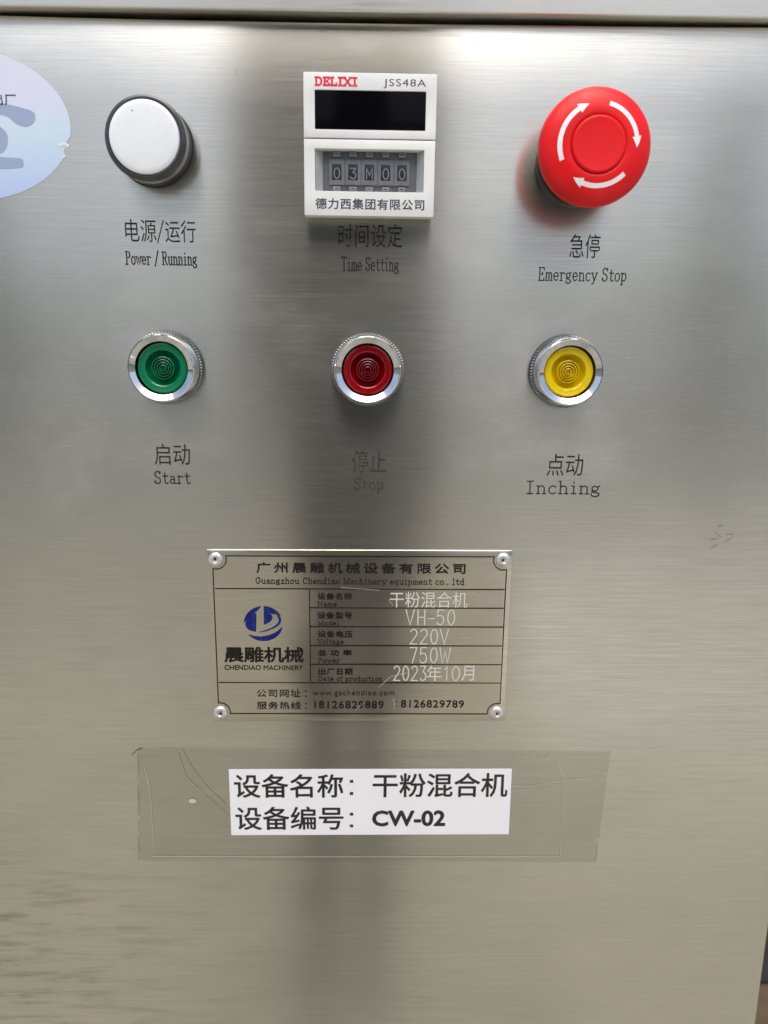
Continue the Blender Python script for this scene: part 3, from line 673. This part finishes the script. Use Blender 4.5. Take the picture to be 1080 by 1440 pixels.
# ------------------------------------------------------------------ adhesive tape over the label
def tape_mat():
    m, t, N, L, b = new_mat('clear_tape')
    out = N['Material Output']
    tr = N.new('ShaderNodeBsdfTransparent'); tr.inputs[0].default_value = (.945, .943, .93, 1)
    gl = N.new('ShaderNodeBsdfGlossy'); gl.inputs['Roughness'].default_value = .22
    df = N.new('ShaderNodeBsdfDiffuse'); df.inputs[0].default_value = (.30, .30, .275, 1)
    n = noise_node(N, L, 22, 4)
    mx = N.new('ShaderNodeMixShader'); L.new(mapr(N, L, n, .3, .7, .02, .045), mx.inputs[0]); L.new(tr.outputs[0], mx.inputs[1]); L.new(gl.outputs[0], mx.inputs[2])
    m2 = N.new('ShaderNodeMixShader'); L.new(mapr(N, L, noise_node(N, L, 30, 3, loc=(4, 2, 2)), .3, .7, .03, .06), m2.inputs[0]); L.new(mx.outputs[0], m2.inputs[1]); L.new(df.outputs[0], m2.inputs[2])
    L.new(m2.outputs[0], out.inputs[0]); N.remove(b)
    return m
M['tape'] = tape_mat()
M['fold'] = ink('tape_fold', (.25, .24, .20, 1), .7, (.4, .39, .34, 1), scale=500)
M['crease'] = ink('tape_crease', (.50, .49, .43, 1), .4, (.42, .41, .36, 1))
T = thing('adhesive_tape', 'wide clear adhesive tape with sawtooth ends stretched over the white paper label', 'tape', 0, -200)
def tape(name, TLx, TRx, BLx, BRx, Zt0, Zt1, Zb0, Zb1, h, amp):
    pts = []
    n = 44
    for k in range(n+1): pts.append((TLx+(BLx-TLx)*k/n + (amp if k % 2 else 0)*random.uniform(.4, 1.2), Zt0+(Zb0-Zt0)*k/n))
    for k in range(n+1): pts.append((BRx+(TRx-BRx)*k/n - (amp if k % 2 else 0)*random.uniform(.4, 1.2), Zb1+(Zt1-Zb1)*k/n))
    bm = bmesh.new(); f = bm.faces.new([bm.verts.new(V(a, b_+200, h)) for a, b_ in pts])
    bmesh.ops.triangulate(bm, faces=[f])
    return from_bm(name, bm, M['tape'], T, recalc=False)
tape('film', -100.4, 106.3, -103.6, 103.1, -172.0, -174.0, -227.9, -229.6, .24, .9)
def zz(p): return [(a, b_+200) for a, b_ in p]
scratches('crease', [zz([(-81, -173), (-77, -182), (-71, -191), (-63, -200)]), zz([(-83, -174), (-80, -186), (-74, -193), (-62.5, -205)])], M['fold'], T, .31, .22, 'dark fold in the tape left of the paper')
scratches('crease', [zz([(63, -190.8), (71, -191.2), (80, -189), (98, -187)]), zz([(63, -182), (68, -177), (72, -174.4)]), zz([(79, -176), (83.5, -180), (86, -187), (86.5, -226)]), zz([(-97, -225.4), (-30, -226), (86.2, -226.4)]), zz([(72, -176), (73, -178), (75, -176.4), (77, -178), (79, -174.6)]), zz([(-98, -180), (-96.4, -190), (-96.0, -200), (-96.2, -223)]), zz([(-78, -189), (-75.5, -191.5), (-72, -194.5)])], M['crease'], T, .33, .17, 'pale ridges where the tape is wrinkled')
scratches('crease', [zz([(-103, -175.5), (-101, -173.4), (-98.5, -172.4)])], M['mark_dark'], T, .33, .5)
bm = bmesh.new(); bmesh.ops.create_circle(bm, cap_ends=True, segments=14, radius=.0014, matrix=Matrix.Translation(V(-77.8, 2.2, .32)) @ Matrix.Rotation(R(90), 4, 'X') @ Matrix.Diagonal((1.2, .8, 1, 1)))
from_bm('air_bubble', bm, M['crease'], T, recalc=False)

# ------------------------------------------------------------------ oval inspection sticker
def holo():
    m, t, N, L, b = new_mat('hologram_foil')
    n = noise_node(N, L, 16, 2, rough=.4)
    tc = N.new('ShaderNodeTexCoord'); sp = N.new('ShaderNodeSeparateXYZ'); L.new(tc.outputs['Object'], sp.inputs[0])
    f = math_(N, L, 'ADD', mapr(N, L, sp.outputs['Z'], -.026, .026, 0, .75), math_(N, L, 'MULTIPLY', n, .35))
    c = ramp(N, L, f, [(.0, (.42, .52, .85, 1)), (.3, (.55, .66, .88, 1)), (.5, (.64, .78, .86, 1)), (.68, (.74, .74, .86, 1)), (1, (.80, .77, .85, 1))])
    L.new(c, b.inputs['Base Color']); b.inputs['Metallic'].default_value = .35; b.inputs['Roughness'].default_value = .35
    b.inputs['Coat Weight'].default_value = .4; b.inputs['Coat Roughness'].default_value = .1
    return m
HX, HZ = -147.6, 76.0
T = thing('oval_sticker', 'pale blue oval hologram sticker cut off by the left edge of the picture', 'sticker', HX, HZ)
vs = [V(38*math.cos(2*math.pi*k/96), 25.6*math.sin(2*math.pi*k/96), .12) for k in range(96)]
# a torn nick on the right rim
for k in range(96):
    a = 360*k/96
    if 341 < a < 350: vs[k] = V(38*math.cos(R(a))*.975, 25.6*math.sin(R(a))*.975, .12)
o = from_py('foil', vs, [tuple(range(96))], holo(), T)
o.modifiers.new('thickness', 'SOLIDIFY').thickness = .0001
vs2, fs2 = [], []
ribbon(vs2, fs2, [(33.4, -6.2), (35.2, -5.6), (36.6, -6.4)], 1.1, .2); ribbon(vs2, fs2, [(34.6, -10.2), (35.2, -9.8)], .8, .2)
from_py('torn_edge', vs2, fs2, M['crumb'], T)
gm = plastic('foil_print_grey', (.30, .38, .53, 1), .4, .3, .08, 60)
def blob(pts, n=5):
    q = []
    N_ = len(pts)
    for i in range(N_):
        p0, p1, p2, p3 = pts[i-1], pts[i], pts[(i+1) % N_], pts[(i+2) % N_]
        for k in range(n):
            t = k/n; q.append(tuple(.5*((2*p1[d])+(-p0[d]+p2[d])*t+(2*p0[d]-5*p1[d]+4*p2[d]-p3[d])*t*t+(-p0[d]+3*p1[d]-3*p2[d]+p3[d])*t**3) for d in (0, 1)))
    return from_py('printed_mark', [V(a-HX, b_-HZ, .20) for a, b_ in q], [tuple(range(len(q)))], gm, T)
blob([(-140, 84.0), (-134, 83.6), (-127, 82.2), (-122.4, 80.6), (-122.6, 77.6), (-125.4, 75.8), (-129, 76.8), (-133, 79.5), (-140, 80)])
blob([(-140, 76.8), (-136, 76.2), (-133.2, 74.0), (-132.7, 71.0), (-134, 68), (-136.5, 66.4), (-140, 66)])
blob([(-142, 66.0), (-135, 65.4), (-128.6, 65.0), (-127.8, 63.6), (-128.6, 62.0), (-136, 61.4), (-142, 61.2)])
letter([('font', '出厂', (-137.0, -128.4, 82.8, 86.7), .24, 0)], M['etch'], T, ox=HX, oz=HZ)
